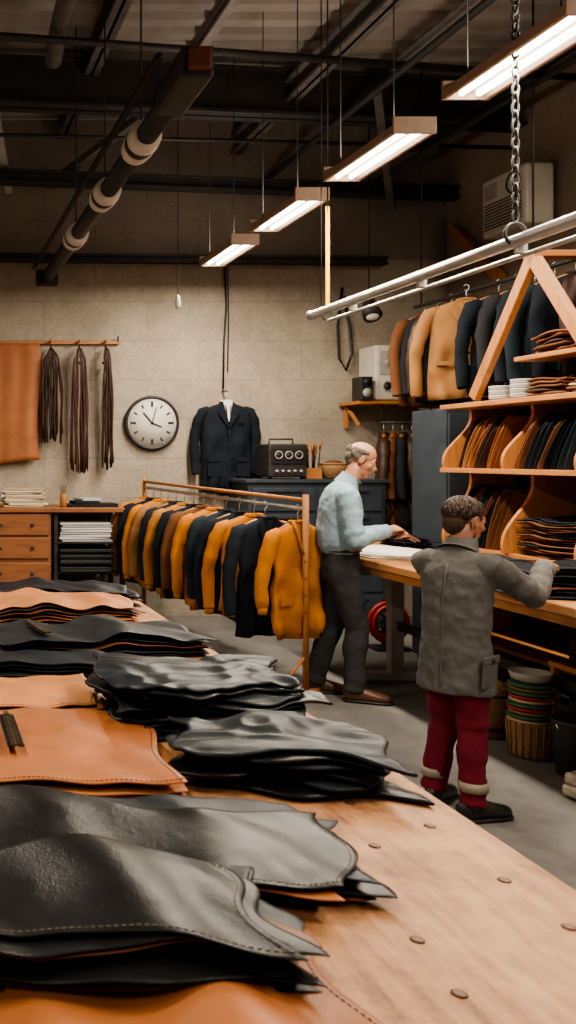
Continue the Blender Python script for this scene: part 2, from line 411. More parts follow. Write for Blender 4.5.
# ------------------------------------------------------------- back wall fittings
m=MB(); cx,cz=2.44,2.06
def disc(m,c,r,t,mat,seg=48): m.tube([(c[0],c[1]+t/2,c[2]),(c[0],c[1]-t/2,c[2])],[r,r],mat,seg)
disc(m,(cx,BW-.03,cz),.265,.05,M_PAPER); m.torus((cx,BW-.045,cz),.272,.020,M_RUBBER,'Y',64)
for h in range(12):
    a=h*math.pi/6; L=.06 if h%3==0 else .045; r=.20
    m.box((cx+r*math.sin(a),BW-.057,cz+r*math.cos(a)),(.024 if h%3==0 else .017,.004,L),M_RUBBER,rot=(0,a,0),bev=0)
    for q in range(1,5):
        b=a+q*math.pi/30; m.box((cx+.238*math.sin(b),BW-.057,cz+.238*math.cos(b)),(.005,.003,.015),M_RUBBER,rot=(0,b,0),bev=0)
for ang,L,w in ((math.radians(-40),.16,.014),(math.radians(15),.19,.010),(math.radians(112),.12,.012)):
    m.box((cx+L*.42*math.sin(ang),BW-.063,cz+L*.42*math.cos(ang)),(w,.004,L),M_RUBBER,rot=(0,ang,0),bev=0)
disc(m,(cx,BW-.066,cz),.014,.006,M_RUBBER,16); m.obj('wall_clock')
m=MB(); m.box((1.35,BW-.03,2.915),(1.5,.03,.035),M_WOODX)
for x in (1.36,1.66,1.94): m.cyl((x,BW-.03,2.915),(x,BW-.13,2.93),.012,M_WOODX,10)
m.cyl((2.08,BW-.03,2.9),(2.08,BW-.06,2.98),.008,M_DKMET,8)
m.obj('wooden_peg_rail')
m=MB()
def fh(u,v):
    x=.2+1.04*u+.02*math.sin(v*6)*u; z=2.9-1.27*v*(1+.03*math.sin(u*5)); return (x+.01*math.sin(v*9), BW-.10+.018*math.sin(u*12+.8*v)*(.3+v)+.006*math.sin(u*31+2), z)
P=[[Vector(fh(i/60,j/24)) for i in range(61)] for j in range(25)]
m.rings(P,M_HIDE,True,False,closed=False)
o=m.obj('hanging_leather_hide'); so=o.modifiers.new('s','SOLIDIFY'); so.thickness=.006
def bundle(x,ztop,zbot,n,mat,spread):
    m=MB(); y=BW-.13
    for i in range(n):
        a=random.uniform(-1,1); b=random.uniform(-1,1); zb=zbot+random.uniform(0,.12)
        pts=[(x+a*.012,y-.005*b,ztop),(x+a*spread*.7,y-.02-.03*abs(b),ztop-.12),(x+a*spread,y-.03*b-.01,(ztop+zb)/2),(x+a*spread*.95+.01*b,y-.03*b,zb)]
        P=[]
        for k in range(3):
            for s in range(4):
                t=s/4; P.append(Vector(pts[k]).lerp(Vector(pts[k+1]),t))
        P.append(Vector(pts[3])); P=[p+Vector((.006*math.sin(i+q*1.1),0,0)) for q,p in enumerate(P)]
        m.tube(P,.008,mat,6)
    m.torus((x,y-.005,ztop-.15),.035,.014,mat,'Z',16)
    m.torus((x,y+.03,ztop),.03,.008,mat,'X',16)
    return m.obj('leather_cord_bundle')
bundle(1.36,2.84,1.84,34,M_DKBROWN,.11); bundle(1.66,2.84,1.52,28,simple('cord_maroon',(.06,.022,.016),.5),.09); bundle(1.94,2.84,1.55,18,M_DKBROWN,.06)

# ------------------------------------------------------------- garments
def garment(name,loc,yaw,mat,w=.5,L=.8,seed=0,kind='jacket',tilt=0,inner=None,hang=True,spread=0,parent=None):
    m=MB(); k=w/.5; rs=random.Random(seed)
    if hang:
        m.tube([(0,0,-.085),(0,0,-.02),(.018,0,.0),(.02,0,.022),(0,0,.036),(-.018,0,.026)],.0035,M_STEEL,8)
        m.tube([(-.2*k,0,-.155),(-.1*k,0,-.11),(0,0,-.082),(.1*k,0,-.11),(.2*k,0,-.155)],[(.008,.014)]*5,M_WOODX,10)
    seg=56; R=[]
    prof=[(-.085,.062,.040),(-.10,.075,.048),(-.118,.12,.052),(-.14,.175,.055),(-.17,.215,.060),(-.23,.222,.066),(-.33,.215,.068)]
    steps=9
    for i in range(1,steps+1):
        t=i/steps; prof.append((-.33-(L-.33)*t,.213+.02*t,.066+.012*t))
    if kind in('sweater','cardigan'): prof+=[(-L-.012,.205,.055),(-L-.05,.20,.052)]
    ph=rs.uniform(0,6)
    for z,a,b in prof:
        t=max(0,min(1,(-z-.18)/(L-.18))); ring=[]
        for j in range(seg):
            th=2*math.pi*j/seg; c=math.cos(th); s_=math.sin(th)
            x=a*k*math.copysign(abs(c)**.85,c); yy=b*math.copysign(abs(s_)**.9,s_)
            f=(.024*t*math.sin(x*38+ph+z*2)+.016*math.sin(x*21-z*14+ph*2))*min(1,t*3)+.012*math.sin(x*9+z*30+ph)*min(1,t*4)
            ring.append(Vector((x*(1+.03*t*math.sin(ph+z*9)),yy+f+.016*t*N3(x*9,z*9,seed),z+.008*math.sin(x*11+ph)*t)))
        R.append(ring)
    m.rings(R,mat,True,True)
    for sx in (-1,1):
        o1=rs.uniform(-.02,.02); o2=rs.uniform(-.03,.03); sp=spread+rs.uniform(0,.03)
        Ls=.58*max(k,.9)
        pts=[(sx*.16*k,0,-.155),(sx*.215*k,0,-.19),(sx*.250*k,o1*.5,-.27),(sx*(.262*k+sp*.3),o1,-.36),(sx*(.272*k+sp*.6),o1,-.45),(sx*(.268*k+sp),o1+o2,-.55),(sx*(.262*k+sp),o1+o2-.01,-.17-Ls+.02),(sx*(.262*k+sp),o1+o2-.01,-.17-Ls)]
        P=[];Q=[]; rr=[.035,(.054,.055),(.054,.058),(.054,.052),(.050,.052),(.049,.046),(.044,.046),(.040,.042)]
        for q in range(len(pts)-1):
            for u in (0,.5):
                P.append(Vector(pts[q]).lerp(Vector(pts[q+1]),u)+Vector((0,.004*math.sin(q*7+seed),0)))
                r0=rr[q] if isinstance(rr[q],tuple) else (rr[q],rr[q]); r1=rr[q+1]
                wv=1+.07*math.sin((q+u)*4.2+seed)*(q>0); Q.append(((r0[0]*(1-u)+r1[0]*u)*wv,(r0[1]*(1-u)+r1[1]*u)*wv))
        P.append(Vector(pts[-1])); Q.append(rr[-1])
        m.tube(P,Q,mat,16,hint=(1,0,0))
        if kind in('sweater','cardigan'): m.tube([(pts[-1][0],pts[-1][1],-.17-Ls+.01),(pts[-1][0],pts[-1][1],-.17-Ls-.045)],[.035,.033],mat,14)
    m.torus((0,0,-.086),.058,.012,mat,'Z',24,(1.05,.72))
    if kind=='jacket' or kind=='coat':
        for sx in (-1,1):
            V=[Vector((sx*.055,-.04,-.078)),Vector((sx*.085*k,-.066,-.13)),Vector((sx*.095*k,-.078,-.20)),Vector((sx*.004,-.086,-.36)),Vector((sx*.02,-.066,-.14))]
            W=[v+Vector((0,-.012,0)) for v in V]
            m.add(V+W,[[0,1,2,3,4],[9,8,7,6,5]]+[[i,(i+1)%5,5+(i+1)%5,5+i] for i in range(5)],mat,False)
        m.box((.006,-.088,-(L+.36)/2),(.03,.014,L-.36-.01),mat,bev=.003)
        for q in range(3): m.ell((.008,-.098,-.42-.12*q*L),(.011,.006,.011),M_RUBBER,10)
        for sx in (-1,1):
            m.box((sx*.13*k,-.092,-L*.68),(.11*k,.016,.035),mat,bev=.004)
            if kind=='coat': m.box((sx*.13*k,-.088,-L*.78),(.12*k,.012,.14),mat,bev=.004)
        m.box((.11*k,-.080,-.30),(.075,.012,.012),mat,bev=.002)
        if inner:
            m.add([(-.05,-.060,-.080),(.05,-.060,-.080),(.0,-.094,-.30)],[[0,2,1]],inner,False)
            m.torus((0,-.008,-.075),.05,.014,inner,'Z',20,(1,.8))
    elif kind=='cardigan':
        for sx in (-1,1):
            m.tube([(sx*.055,-.03,-.085),(sx*.05,-.064,-.14),(sx*.02,-.084,-.27),(.004,-.09,-.32)],[(.014,.010)]*4,M_MUST2,8)
        m.box((0,-.090,-(L+.30)/2),(.022,.012,L-.3-.01),mat,bev=.003)
        for q in range(4): m.ell((0,-.099,-.36-.12*q),(.008,.005,.008),M_DKBROWN,10)
        m.box((-.13,-.088,-.62),(.11,.010,.10),mat,bev=.004)
    elif kind=='sweater':
        m.torus((0,0,-.095),.066,.010,mat,'Z',24,(1.05,.72))
    return m.obj(name,loc=loc,rot=(0,tilt,yaw),parent=parent)
rn=Vector((2.70,6.40,1.335)); rf=Vector((2.26,9.1,1.39)); rd=(rf-rn).normalized(); side=Vector((-rd.y,rd.x,0)).normalized()
RK=empty('clothes_rack',(0,0,0))
m=MB()
m.cyl(rn-rd*.06,rf+rd*.05,.014,M_STEEL,14)
m.cyl(rn-rd*.06+Vector((0,0,.06)),rf+rd*.04+Vector((0,0,.06)),.015,M_WOODY,12)
for q in (rn-rd*.05,rf+rd*.04):
    m.tube([q+Vector((0,0,.10)),Vector((q.x,q.y,.03))],[(.022,.020)]*2,M_WOODZ,12)
    c=Vector((q.x,q.y,.035))
    m.tube([c+side*.30,c-side*.10],[(.02,.03)]*2,M_WOODX,12)
    m.tube([Vector((q.x,q.y,.30)),c+side*.22+Vector((0,0,.01))],.012,M_WOODX,10)
m.obj('rack_frame',parent=RK)
seq=[(M_MUST,'cardigan','mustard_cardigan'),(M_NAVY,'jacket','navy_jacket'),(M_MUST,'sweater','mustard_sweater'),(M_NAVY,'jacket','navy_jacket'),(M_TEAL,'jacket','teal_jacket'),(M_MUST,'sweater','mustard_sweater'),(M_BRCL,'jacket','brown_jacket'),(M_NAVY,'jacket','navy_jacket'),(M_MUST2,'sweater','ochre_sweater'),(M_CHAR,'jacket','charcoal_jacket'),(M_TANCL,'jacket','tan_jacket'),(M_MUST,'sweater','mustard_sweater'),(M_NAVY,'jacket','navy_jacket'),(M_MUST2,'sweater','ochre_sweater')]
n=len(seq)
for i,(mt,kd,nm) in enumerate(seq):
    t=.012+.97*(i/(n-1))**.80; p=rn.lerp(rf,t)
    yw=[.02,.10,-.35][i] if i<3 else random.uniform(-.35,.0)
    garment(nm,(p.x-.01-(.05 if i==1 else 0),p.y,p.z-.012),math.atan2(rd.y,rd.x)-math.pi/2+yw,mt,w=(.42 if i==0 else .54)+.03*random.random(),L=(.88 if kd=='jacket' else .84)+.06*random.random()+(.08 if i==1 else 0),seed=i+3,kind=kd,spread=.03 if i<2 else .01,parent=RK)
garment('navy_work_coat',(3.20,BW-.13,2.36),0,M_NAVY,w=.58,L=1.02,seed=55,kind='coat',inner=M_PAPER)
m=MB(); m.tube([(3.22,BW-.03,3.72),(3.235,BW-.03,3.3),(3.21,BW-.03,2.9),(3.20,BW-.04,2.42)],.010,M_RUBBER,8); m.tube([(3.25,BW-.03,3.72),(3.26,BW-.03,3.2),(3.25,BW-.03,2.6)],.006,M_RUBBER,8)
m.cyl((3.20,BW-.005,2.40),(3.20,BW-.16,2.39),.008,M_DKMET,8); m.obj('hanging_cable')
m=MB(); m.tube([(4.47,BW-.03,3.5),(4.42,BW-.03,3.1),(4.43,BW-.04,2.75),(4.50,BW-.05,2.62),(4.57,BW-.04,2.8),(4.55,BW-.03,3.1),(4.49,BW-.03,3.35)],.014,M_RUBBER,8); m.cyl((4.48,BW-.005,3.4),(4.48,BW-.06,3.4),.01,M_DKMET,8); m.obj('coiled_cable')
m=MB(); m.cyl((4.42,8.9,3.34),(4.42,8.9,CZ),.006,M_DKMET,6); m.tube([(4.42,8.9,3.34),(4.42,8.9,3.28),(4.42,8.9,3.2),(4.42,8.86,3.13),(4.42,8.82,3.08)],[.02,.045,.06,.085,.09],M_DKMET,20); m.ell((4.42,8.84,3.09),(.07,.05,.05),M_WHITEP); m.obj('hanging_work_lamp')

# ------------------------------------------------------------- left counter
m=MB()
m.box((.72,9.22,1.175),(2.6,.70,.045),M_CABW,bev=.006)
m.box((.55,9.24,.60),(1.46,.64,1.10),M_CABW,bev=.004)
for zc in (.28,.55,.80,1.03):
    for xc,w in ((.93,.66),(.20,.66)):
        m.box((xc,8.905,zc),(w,.03,.21),M_CABW,bev=.008)
        for dx in (-.16,.16): m.ell((xc+dx,8.875,zc),(.018,.018,.018),M_DKMET,12)
m.box((.55,9.24,.05),(1.4,.6,.1),M_DKMET)
m.box((1.99,8.93,.58),(.05,.05,1.14),M_DKMET); m.box((1.99,9.5,.58),(.05,.05,1.14),M_DKMET); m.box((1.33,8.95,.58),(.04,.04,1.14),M_DKMET)
for z in (.20,.55,.85): m.box((1.66,9.22,z),(.66,.6,.02),M_DKMET)
m.obj('drawer_counter')
m=MB()
for k in range(8): m.box((1.62+random.uniform(-.02,.02),9.1,.87+.024*k),(.50,.36,.018),M_PAPER if k%3 else M_PAPERB,rot=(0,0,random.uniform(-.06,.06)),bev=.002)
m.obj('paper_stack')
m=MB()
m.box((1.62,9.08,.675),(.5,.4,.02),M_RUBBER)
for dx,dy,sx,sy in ((-.25,0,.02,.42),(.25,0,.02,.42),(0,-.2,.5,.02),(0,.2,.5,.02)): 
    for zz in (.60,.66,.72,.775): m.box((1.62+dx,9.08+dy,zz),(sx,sy,.03),M_RUBBER)
m.box((1.62,9.08,.575),(.5,.42,.02),M_RUBBER); m.obj('plastic_crate')
m=MB()
for k in range(5): m.box((1.62,9.1,.225+.035*k),(.5,.38,.03),[M_PAPERB,M_CHAR,M_PAPER][k%3],rot=(0,0,random.uniform(-.05,.05)))
m.obj('folded_cloth_stack')
m=MB()
for k in range(9): m.box((1.02+random.uniform(-.03,.03),9.15,1.208+.021*k),(.40,.32,.017),M_PAPER if k%2 else M_CREAM,rot=(0,0,random.uniform(-.12,.12)),bev=.003)
m.obj('paper_stack')
m=MB()
for k in range(3): m.box((1.62+.03*k,9.15,1.212+.03*k),(.30-.05*k,.26,.026),[M_SLATE,M_CHAR,M_PAPERB][k],rot=(0,0,.1*k))
m.box((1.86,9.15,1.215),(.22,.24,.035),M_CHAR); m.obj('leather_sample_books')
m=MB(); m.lathe([(.03,0),(.035,.005),(.032,.12),(.028,.13)],M_WOODZ,(1.42,9.05,1.2),16); 
for k in range(4): m.cyl((1.42+.008*k-.01,9.05,1.24),(1.41+.02*k-.02,9.05+.01*k,1.42),.004,M_DKBROWN,6)
m.obj('tool_cup')

# ------------------------------------------------------------- tool cabinet centre back
m=MB()
m.box((3.9,9.22,.76),(1.36,.66,1.38),M_BLUEP,bev=.01); m.box((3.9,9.22,1.46),(1.42,.72,.035),M_BLUEP,bev=.006)
for r in range(5):
    for c in range(2):
        m.box((3.57+.66*c,8.88,.22+.265*r),(.62,.02,.23),M_BLUEP,bev=.006); m.box((3.57+.66*c,8.86,.30+.265*r),(.34,.02,.02),M_DKMET)
for x in (3.3,4.5): m.box((x,9.22,.035),(.1,.6,.07),M_DKMET)
m.obj('tool_cabinet')
m=MB(); m.box((3.64,9.13,1.665),(.38,.36,.33),M_DKMET,bev=.015)
m.box((3.64,8.945,1.71),(.34,.012,.16),M_RUBBER); 
for k in range(5): m.cyl((3.52+.06*k,8.94,1.56),(3.52+.06*k,8.91,1.56),.013,M_GREYP,12)
for k in range(3): m.cyl((3.54+.10*k,8.94,1.72),(3.54+.10*k,8.925,1.72),.036,M_DKMET,18); m.torus((3.54+.10*k,8.925,1.72),.036,.005,M_GREYP,'Y',20)
m.tube([(3.52,9.13,1.83),(3.52,9.13,1.88),(3.76,9.13,1.88),(3.76,9.13,1.83)],.010,M_DKMET,8)
for x in (3.48,3.80): m.box((x,9.0,1.49),(.03,.03,.02),M_RUBBER)
m.obj('amplifier_unit')
m=MB(); m.box((3.93,9.1,1.535),(.16,.16,.11),M_WOODX)
for k in range(9):
    x=3.87+.015*k; y=9.06+.02*(k%4); h=.12+.04*(k%3); m.cyl((x,y,1.58),(x+.01*(k-4)*.4,y,1.58+h),.007,M_DKMET if k%2 else M_DKBROWN,6); m.cyl((x+.01*(k-4)*.4,y,1.58+h),(x+.015*(k-4)*.4,y,1.66+h),.012,M_CARAMEL,8)
m.obj('hand_tool_holder')
m=MB(); m.lathe([(.10,0),(.12,.01),(.14,.10),(.145,.15),(.13,.15),(.125,.04),(.02,.03)],M_WICK,(4.18,9.1,1.480),24); 
m.torus((4.18,9.1,1.63),.142,.01,M_WICK); m.ell((4.16,9.1,1.62),(.10,.09,.05),M_BRCL); m.obj('wicker_basket')

m=MB(); m.box((4.86,9.35,2.255),(.86,.45,.035),M_WOODX)
for x in (4.5,5.2): m.box((x,9.55,2.12),(.04,.04,.24),M_WOODZ); m.box((x,9.40,2.13),(.03,.36,.03),M_WOODZ,rot=(.65,0,0))
m.obj('bracket_shelf')
m=MB(); m.box((4.87,9.33,2.56),(.52,.36,.56),M_WHITEP,bev=.02)
m.box((4.79,9.145,2.66),(.28,.012,.24),M_GREYP,bev=.005)
for c in ((4.73,2.66),(4.86,2.66),(4.73,2.42),(4.86,2.42)): m.torus((c[0],9.14,c[1]),.048,.006,M_GREYP,'Y',24); m.cyl((c[0],9.148,c[1]),(c[0],9.138,c[1]),.040,M_GREYP if c[1]>2.5 else M_DKMET,20)
for k in range(7): m.box((5.03,9.145,2.38+.05*k),(.12,.01,.014),M_DKMET)
m.obj('white_speaker_unit')
m=MB(); m.box((4.5,9.2,2.275+.12),(.12,.2,.24),M_DKMET,bev=.01); 
m.cyl((4.5,9.1,2.46),(4.5,9.085,2.46),.035,M_DKMET,16); m.cyl((4.5,9.1,2.35),(4.5,9.085,2.35),.045,M_GREYP,16); m.obj('small_loudspeaker')
G2=empty('garment_rail',(0,0,0))
m=MB(); m.cyl((4.68,9.2,2.05),(5.45,9.2,2.05),.014,M_DKMET,10)
for x in (4.7,5.2): m.cyl((x,9.2,2.05),(x,9.2,2.24),.008,M_DKMET,8)
m.obj('rail',parent=G2)
for i in range(7):
    mt=[M_DKBROWN,M_BRCL,M_CHAR,M_DKBROWN,M_NAVY][i%5]
    garment('hanging_brown_jacket',(4.72+.095*i,9.2,2.03),1.05+random.uniform(-.1,.1),mt,w=.50,L=1.05,seed=80+i,kind='jacket',parent=G2)
m=MB(); m.box((4.37,7.45,1.06),(.36,.5,2.06),M_BLUEP,bev=.01); m.box((4.37,7.19,1.06),(.33,.02,1.98),M_BLUEP,bev=.006)
for k in range(4): m.box((4.37,7.175,1.85-.04*k),(.16,.008,.012),M_RUBBER)
m.box((4.25,7.165,1.15),(.02,.03,.12),M_STEEL); m.box((4.37,7.45,.015),(.3,.44,.03),M_DKMET); m.obj('steel_locker')
m=MB()
for r in (.17,.145,.12): m.torus((4.12,7.95,.24),r,.018,M_RED,'Y',40)
m.torus((4.12,7.90,.24),.15,.016,M_RED,'Y',40); m.cyl((4.12,8.02,.24),(4.12,7.86,.24),.05,M_DKMET,20)
for a in range(4):
    t=a*math.pi/4; m.tube([(4.12-.15*math.cos(t),7.93,.24-.15*math.sin(t)),(4.12+.15*math.cos(t),7.93,.24+.15*math.sin(t))],.008,M_DKMET,6)
m.box((4.12,7.95,.015),(.3,.2,.03),M_DKMET); m.box((4.12,8.02,.12),(.05,.02,.24),M_DKMET); m.obj('hose_reel')

# ------------------------------------------------------------- workbench (right)
BT=.98
m=MB()
m.box((3.56,5.5,BT-.025),(.90,4.3,.05),M_TOPW,bev=.006)
m.box((3.14,5.5,BT-.075),(.03,4.2,.05),M_WOODY); m.box((3.98,5.5,BT-.075),(.03,4.2,.05),M_WOODY)
for y in (6.85,4.1):
    m.box((3.60,y,.49),(.10,.08,.86),M_GREYP,bev=.008); m.box((3.56,y,.035),(.66,.09,.06),M_GREYP,bev=.008); m.box((3.56,y,.885),(.74,.08,.06),M_GREYP,bev=.006)
m.box((3.62,5.5,.42),(.05,2.7,.06),M_DKMET)
m.obj('cutting_workbench')
def stack(name,x0,x1,y0,y1,z0,layers,mats,amp,seed,th=.006,gap=.010,fx=3,fy=3,rot=0,jit=.03,nx=36,ny=26,shape=None,wig=.015,wrk=0,nz=.5,rip=0,stitch=None):
    m=MB(); rs=random.Random(seed); cx=(x0+x1)/2; cy=(y0+y1)/2
    for i in range(layers):
        co=[(rs.uniform(-jit,jit),rs.uniform(-jit,jit)) for _ in range(4)]
        s1=rs.uniform(0,9)
        def fn(u,v,i=i,co=co,s1=s1):
            x=x0+(x1-x0)*u+(co[0][0]*(1-u)*(1-v)+co[1][0]*u*(1-v)+co[2][0]*u*v+co[3][0]*(1-u)*v)
            y=y0+(y1-y0)*v+(co[0][1]*(1-u)*(1-v)+co[1][1]*u*(1-v)+co[2][1]*u*v+co[3][1]*(1-u)*v)
            eu=abs(2*u-1); ev=abs(2*v-1)
            x+=wig*math.sin(v*7+s1)*eu; y+=wig*math.sin(u*8+s1)*ev
            F=N3(x*fx,y*fy,seed*1.7)*.5+.5; F=F*F*1.6+ .12*(N3(x*fx*3,y*fy*3,seed)+.6)
            if shape: F=F*nz+shape(u,v)
            z=z0+th/2+i*gap+amp*F*(i+1)/layers
            if rip: z+=rip*(i+1)/layers*(1+math.sin(x*34+y*20+2*N3(x*4,y*4,seed)))*.5*(.35+.65*max(ev,eu)**2)
            if wrk:
                a=N3(x*7+1.5*N3(x*4,y*4,seed),y*13,seed+i*.12); z+=wrk*(1-abs(a)*2.0)*(.4+.6*(i+1)/layers)
            if rot:
                dx,dy=x-cx,y-cy; x=cx+dx*math.cos(rot)-dy*math.sin(rot); y=cy+dx*math.sin(rot)+dy*math.cos(rot)
            return (x,y,max(z,z0+th/2))
        m.sheet(fn,th,mats[i%len(mats)] if i<layers-1 else mats[-1],nx,ny)
    if stitch:
        up=Vector((0,0,th/2+.0006)); nu=int((x1-x0)/.011); nv=int((y1-y0)/.011)
        ev_=.012/(y1-y0); eu_=1-.012/(x1-x0)
        for k in range(nu):
            a=Vector(fn(k/nu,ev_))+up; b=Vector(fn((k+.6)/nu,ev_))+up; m.tube([a,b],.0011,stitch,4)
        for k in range(nv):
            a=Vector(fn(eu_,k/nv))+up; b=Vector(fn(eu_,(k+.6)/nv))+up; m.tube([a,b],.0011,stitch,4)
    return m.obj(name)
stack('leather_pile',3.10,3.75,4.50,5.05,BT,8,[M_SLATE,M_BLACK,M_BROWN,M_SLATE,M_NAVYL],.07,31,th=.007,gap=.012,rot=-.2)
stack('white_pattern_cloth',3.18,3.72,6.35,7.15,BT,2,[M_PAPER],.02,32,th=.006,gap=.006)
stack('leather_pile',3.75,3.98,7.0,7.45,BT,6,[M_SLATE,M_NAVYL],.05,33,th=.008,gap=.013)
stack('pattern_paper',3.3,3.85,5.2,5.7,BT,3,[M_PAPER,M_PAPERB,M_SLATE],.012,34,th=.004,gap=.006)
stack('leather_pile',3.6,3.95,5.80,6.25,BT,4,[M_SLATE,M_CHAR],.03,35,th=.008,gap=.012)
m=MB()
for s in (-1,1):
    m.torus((3.28+.025*s,5.95,BT+.03),.02,.005,M_RUBBER,'Z',16); m.tube([(3.28+.02*s,5.97,BT+.03),(3.28,6.03,BT+.03),(3.28-.01*s,6.15,BT+.03)],[.005,.006,.002],M_STEEL,6)
m.obj('scissors')

# ------------------------------------------------------------- shelf unit along the right
m=MB(); X0=3.98; Ya,Yb=4.3,6.92; Z1,Z2,Z3=1.02,1.60,2.08
def plank(z,xf,xb=4.52,t=.035): m.box(((xf+xb)/2,(Ya+Yb)/2,z),(xb-xf,Yb-Ya,t),M_WOODY,bev=.004)
plank(Z1,4.03); plank(Z2,X0); plank(Z3,X0)
m.box((4.55,(Ya+Yb)/2,1.05),(.03,Yb-Ya,2.06),M_DKBROWN)
for y in (Ya+.02,Yb-.02): m.box((4.29,y,.5),(.45,.04,1.0),M_WOODZ)
m.box((4.29,(Ya+Yb)/2,.35),(.45,Yb-Ya-.1,.03),M_WOODY)
for y in (6.9,6.2,5.5,4.8,4.32):
    for zb,zt in ((Z1+.018,Z2-.018),(Z2+.018,Z3-.018)):
        H=zt-zb; prof=[]
        for q in range(17):
            t=q/16; prof.append((X0+.02+.20*(.5-.5*math.cos(math.pi*t)) -.02*math.sin(2*math.pi*t),zb+H*t))
        prof=[(4.53,zb)]+prof+[(4.53,zt)]
        A=[Vector((p[0],y-.016,p[1])) for p in prof]; B=[Vector((p[0],y+.016,p[1])) for p in prof]
        m.rings([A,B],M_WOODZ,False,True)
m.obj('wooden_shelf_unit')
def swatches(y0,y1,zb,H,seed,pal):
    m=MB(); rs=random.Random(seed); y=y0+.14; run=0; mt=pal[0]
    while y<y1-.035:
        if run<=0: mt=rs.choice(pal); run=rs.randint(2,5)
        run-=1
        w=rs.uniform(.003,.006); h=H*rs.uniform(.72,.90); sh=rs.uniform(.10,.13); d=rs.uniform(.26,.36); xf=4.05+rs.uniform(-.03,.03); s1=rs.uniform(0,6)
        R=[]
        for q in range(9):
            t=q/8; yy=y-sh*t**1.4+.006*math.sin(t*5+s1); zz=zb+.004+h*t
            f0=xf+.05*t+.03*max(0,t-.85)/.15
            f1=xf+d; L=[]
            for u in range(7):
                uu=u/6; L.append(Vector((f0+(f1-f0)*uu,yy-w/2+.006*math.sin(uu*6+s1),zz-.008*math.sin(uu*5+s1)*t)))
            for u in range(6,-1,-1):
                uu=u/6; L.append(Vector((f0+(f1-f0)*uu,yy+w/2+.006*math.sin(uu*6+s1),zz-.008*math.sin(uu*5+s1)*t)))
            R.append(L)
        m.rings(R,mt,False,True)
        y+=w+rs.uniform(.005,.014)
    return m.obj('leather_swatch_row')
palA=[M_DKBROWN,M_BROWN,M_CARAMEL,M_TANCL,M_BRCL,M_BROWN]; palB=[M_SLATE,M_NAVYL,M_BROWN,M_BLACK,M_TEAL,M_CHAR,M_BRCL]
k=0
for (a,b) in ((4.84,5.48),(5.54,6.18),(6.24,6.88),(4.36,4.78)):
    swatches(a+.01,b-.02,Z2+.018,.42,100+k,[palB,palB,palA,palB][k])
    if k==2: swatches(a+.01,b-.02,Z1+.018,.50,200+k,palB)
    if k==0 or k==1: stack('folded_leather_pile',4.06,4.45,a+.05,b-.06,Z1+.018,[12,16][k],[M_BROWN,M_DKBROWN,M_CARAMEL,M_BRCL,M_SLATE] if k else [M_SLATE,M_BROWN,M_NAVYL,M_CARAMEL],.06,240+k,th=.009,gap=.0145,nx=20,ny=20)
    k+=1
def beam(m,a,b,w,t,mat):
    a=Vector(a);b=Vector(b);d=b-a; old=m.M; m.M=Matrix.Translation((a+b)/2)@d.to_track_quat('X','Z').to_matrix().to_4x4(); m.box((0,0,0),(d.length,t,w),mat,bev=.006); m.M=old
m=MB(); zt=Z3+.018
for x in (4.02,4.42):
    beam(m,(x,6.55,zt+.03),(x,5.92,3.02),.085,.05,M_WOODZ); beam(m,(x,5.92,3.02),(x,5.25,zt+.03),.085,.05,M_WOODZ)
m.box((4.22,5.92,3.03),(.46,.12,.04),M_WOODX)
m.box((4.22,5.66,zt+.26),(.44,.85,.03),M_WOODY)
m.obj('a_frame_shelf')
stack('folded_leather_pile',4.03,4.4,5.62,5.95,zt+.277,5,[M_BROWN,M_BRCL,M_DKBROWN,M_BROWN],.06,42,th=.016,gap=.021)
stack('folded_leather_pile',4.03,4.4,5.28,5.56,zt+.277,6,[M_BRCL,M_DKBROWN,M_BROWN],.05,44,th=.016,gap=.021)
stack('folded_leather_pile',4.03,4.38,5.32,5.58,zt,5,[M_DKBROWN,M_BROWN,M_CREAM,M_BRCL],.03,43,th=.016,gap=.02)
stack('folded_leather_pile',4.03,4.38,5.65,5.98,zt,5,[M_BROWN,M_DKBROWN,M_BRCL],.04,45,th=.016,gap=.02)
m=MB()
for x,y,n_ in ((4.08,6.34,6),(4.1,6.14,8),(4.25,6.24,4)):
    for q in range(n_): m.lathe([(.04,0),(.07,.008),(.078,.02),(.07,.02),(.04,.01)],M_WHITEP if q%2 else M_GREYP,(x,y,zt+.016*q),20)
m.obj('stacked_bowls')
G3=empty('coat_rail',(0,0,0))
m=MB(); m.cyl((4.55,5.0,3.08),(4.55,8.3,3.08),.018,M_DKMET,12)
for y in (5.1,6.7,8.2): m.cyl((4.55,y,3.08),(4.55,y,CZ),.008,M_DKMET,6)
m.obj('rail',parent=G3)
cs=[M_BRCL,M_NAVY,M_DKBROWN,M_NAVY,M_TANCL,M_NAVY,M_CHAR,M_NAVY,M_TEAL,M_NAVY,M_DKBROWN,M_NAVY,M_CHAR,M_NAVY,M_NAVY]
for i in range(15):
    y=8.15-.21*i
    garment({M_BRCL:'hanging_brown_coat',M_TANCL:'hanging_tan_coat'}.get(cs[i],'hanging_dark_coat'),(4.55 if i!=4 else 4.42,y,3.065),random.uniform(-.1,.35) if i!=4 else -.45,cs[i],w=.56+(.04 if i==4 else 0),L=.86+.06*random.random(),seed=300+i,kind='coat' if i%2 else 'jacket',spread=random.uniform(0,.03),parent=G3)
m=MB(); m.box((RX-.18,8.2,4.02),(.26,.62,.54),M_WHITEP,bev=.03)
for k in range(9): m.box((RX-.315,8.2,3.82+.028*k),(.012,.52,.008),M_DKMET,bev=0)
m.torus((RX-.315,8.05,4.16),.09,.008,M_DKMET,'X',28); m.box((RX-.32,8.36,4.16),(.012,.16,.14),M_GREYP); m.box((RX-.04,8.2,4.02),(.06,.4,.3),M_DKMET)
m.obj('air_conditioner')
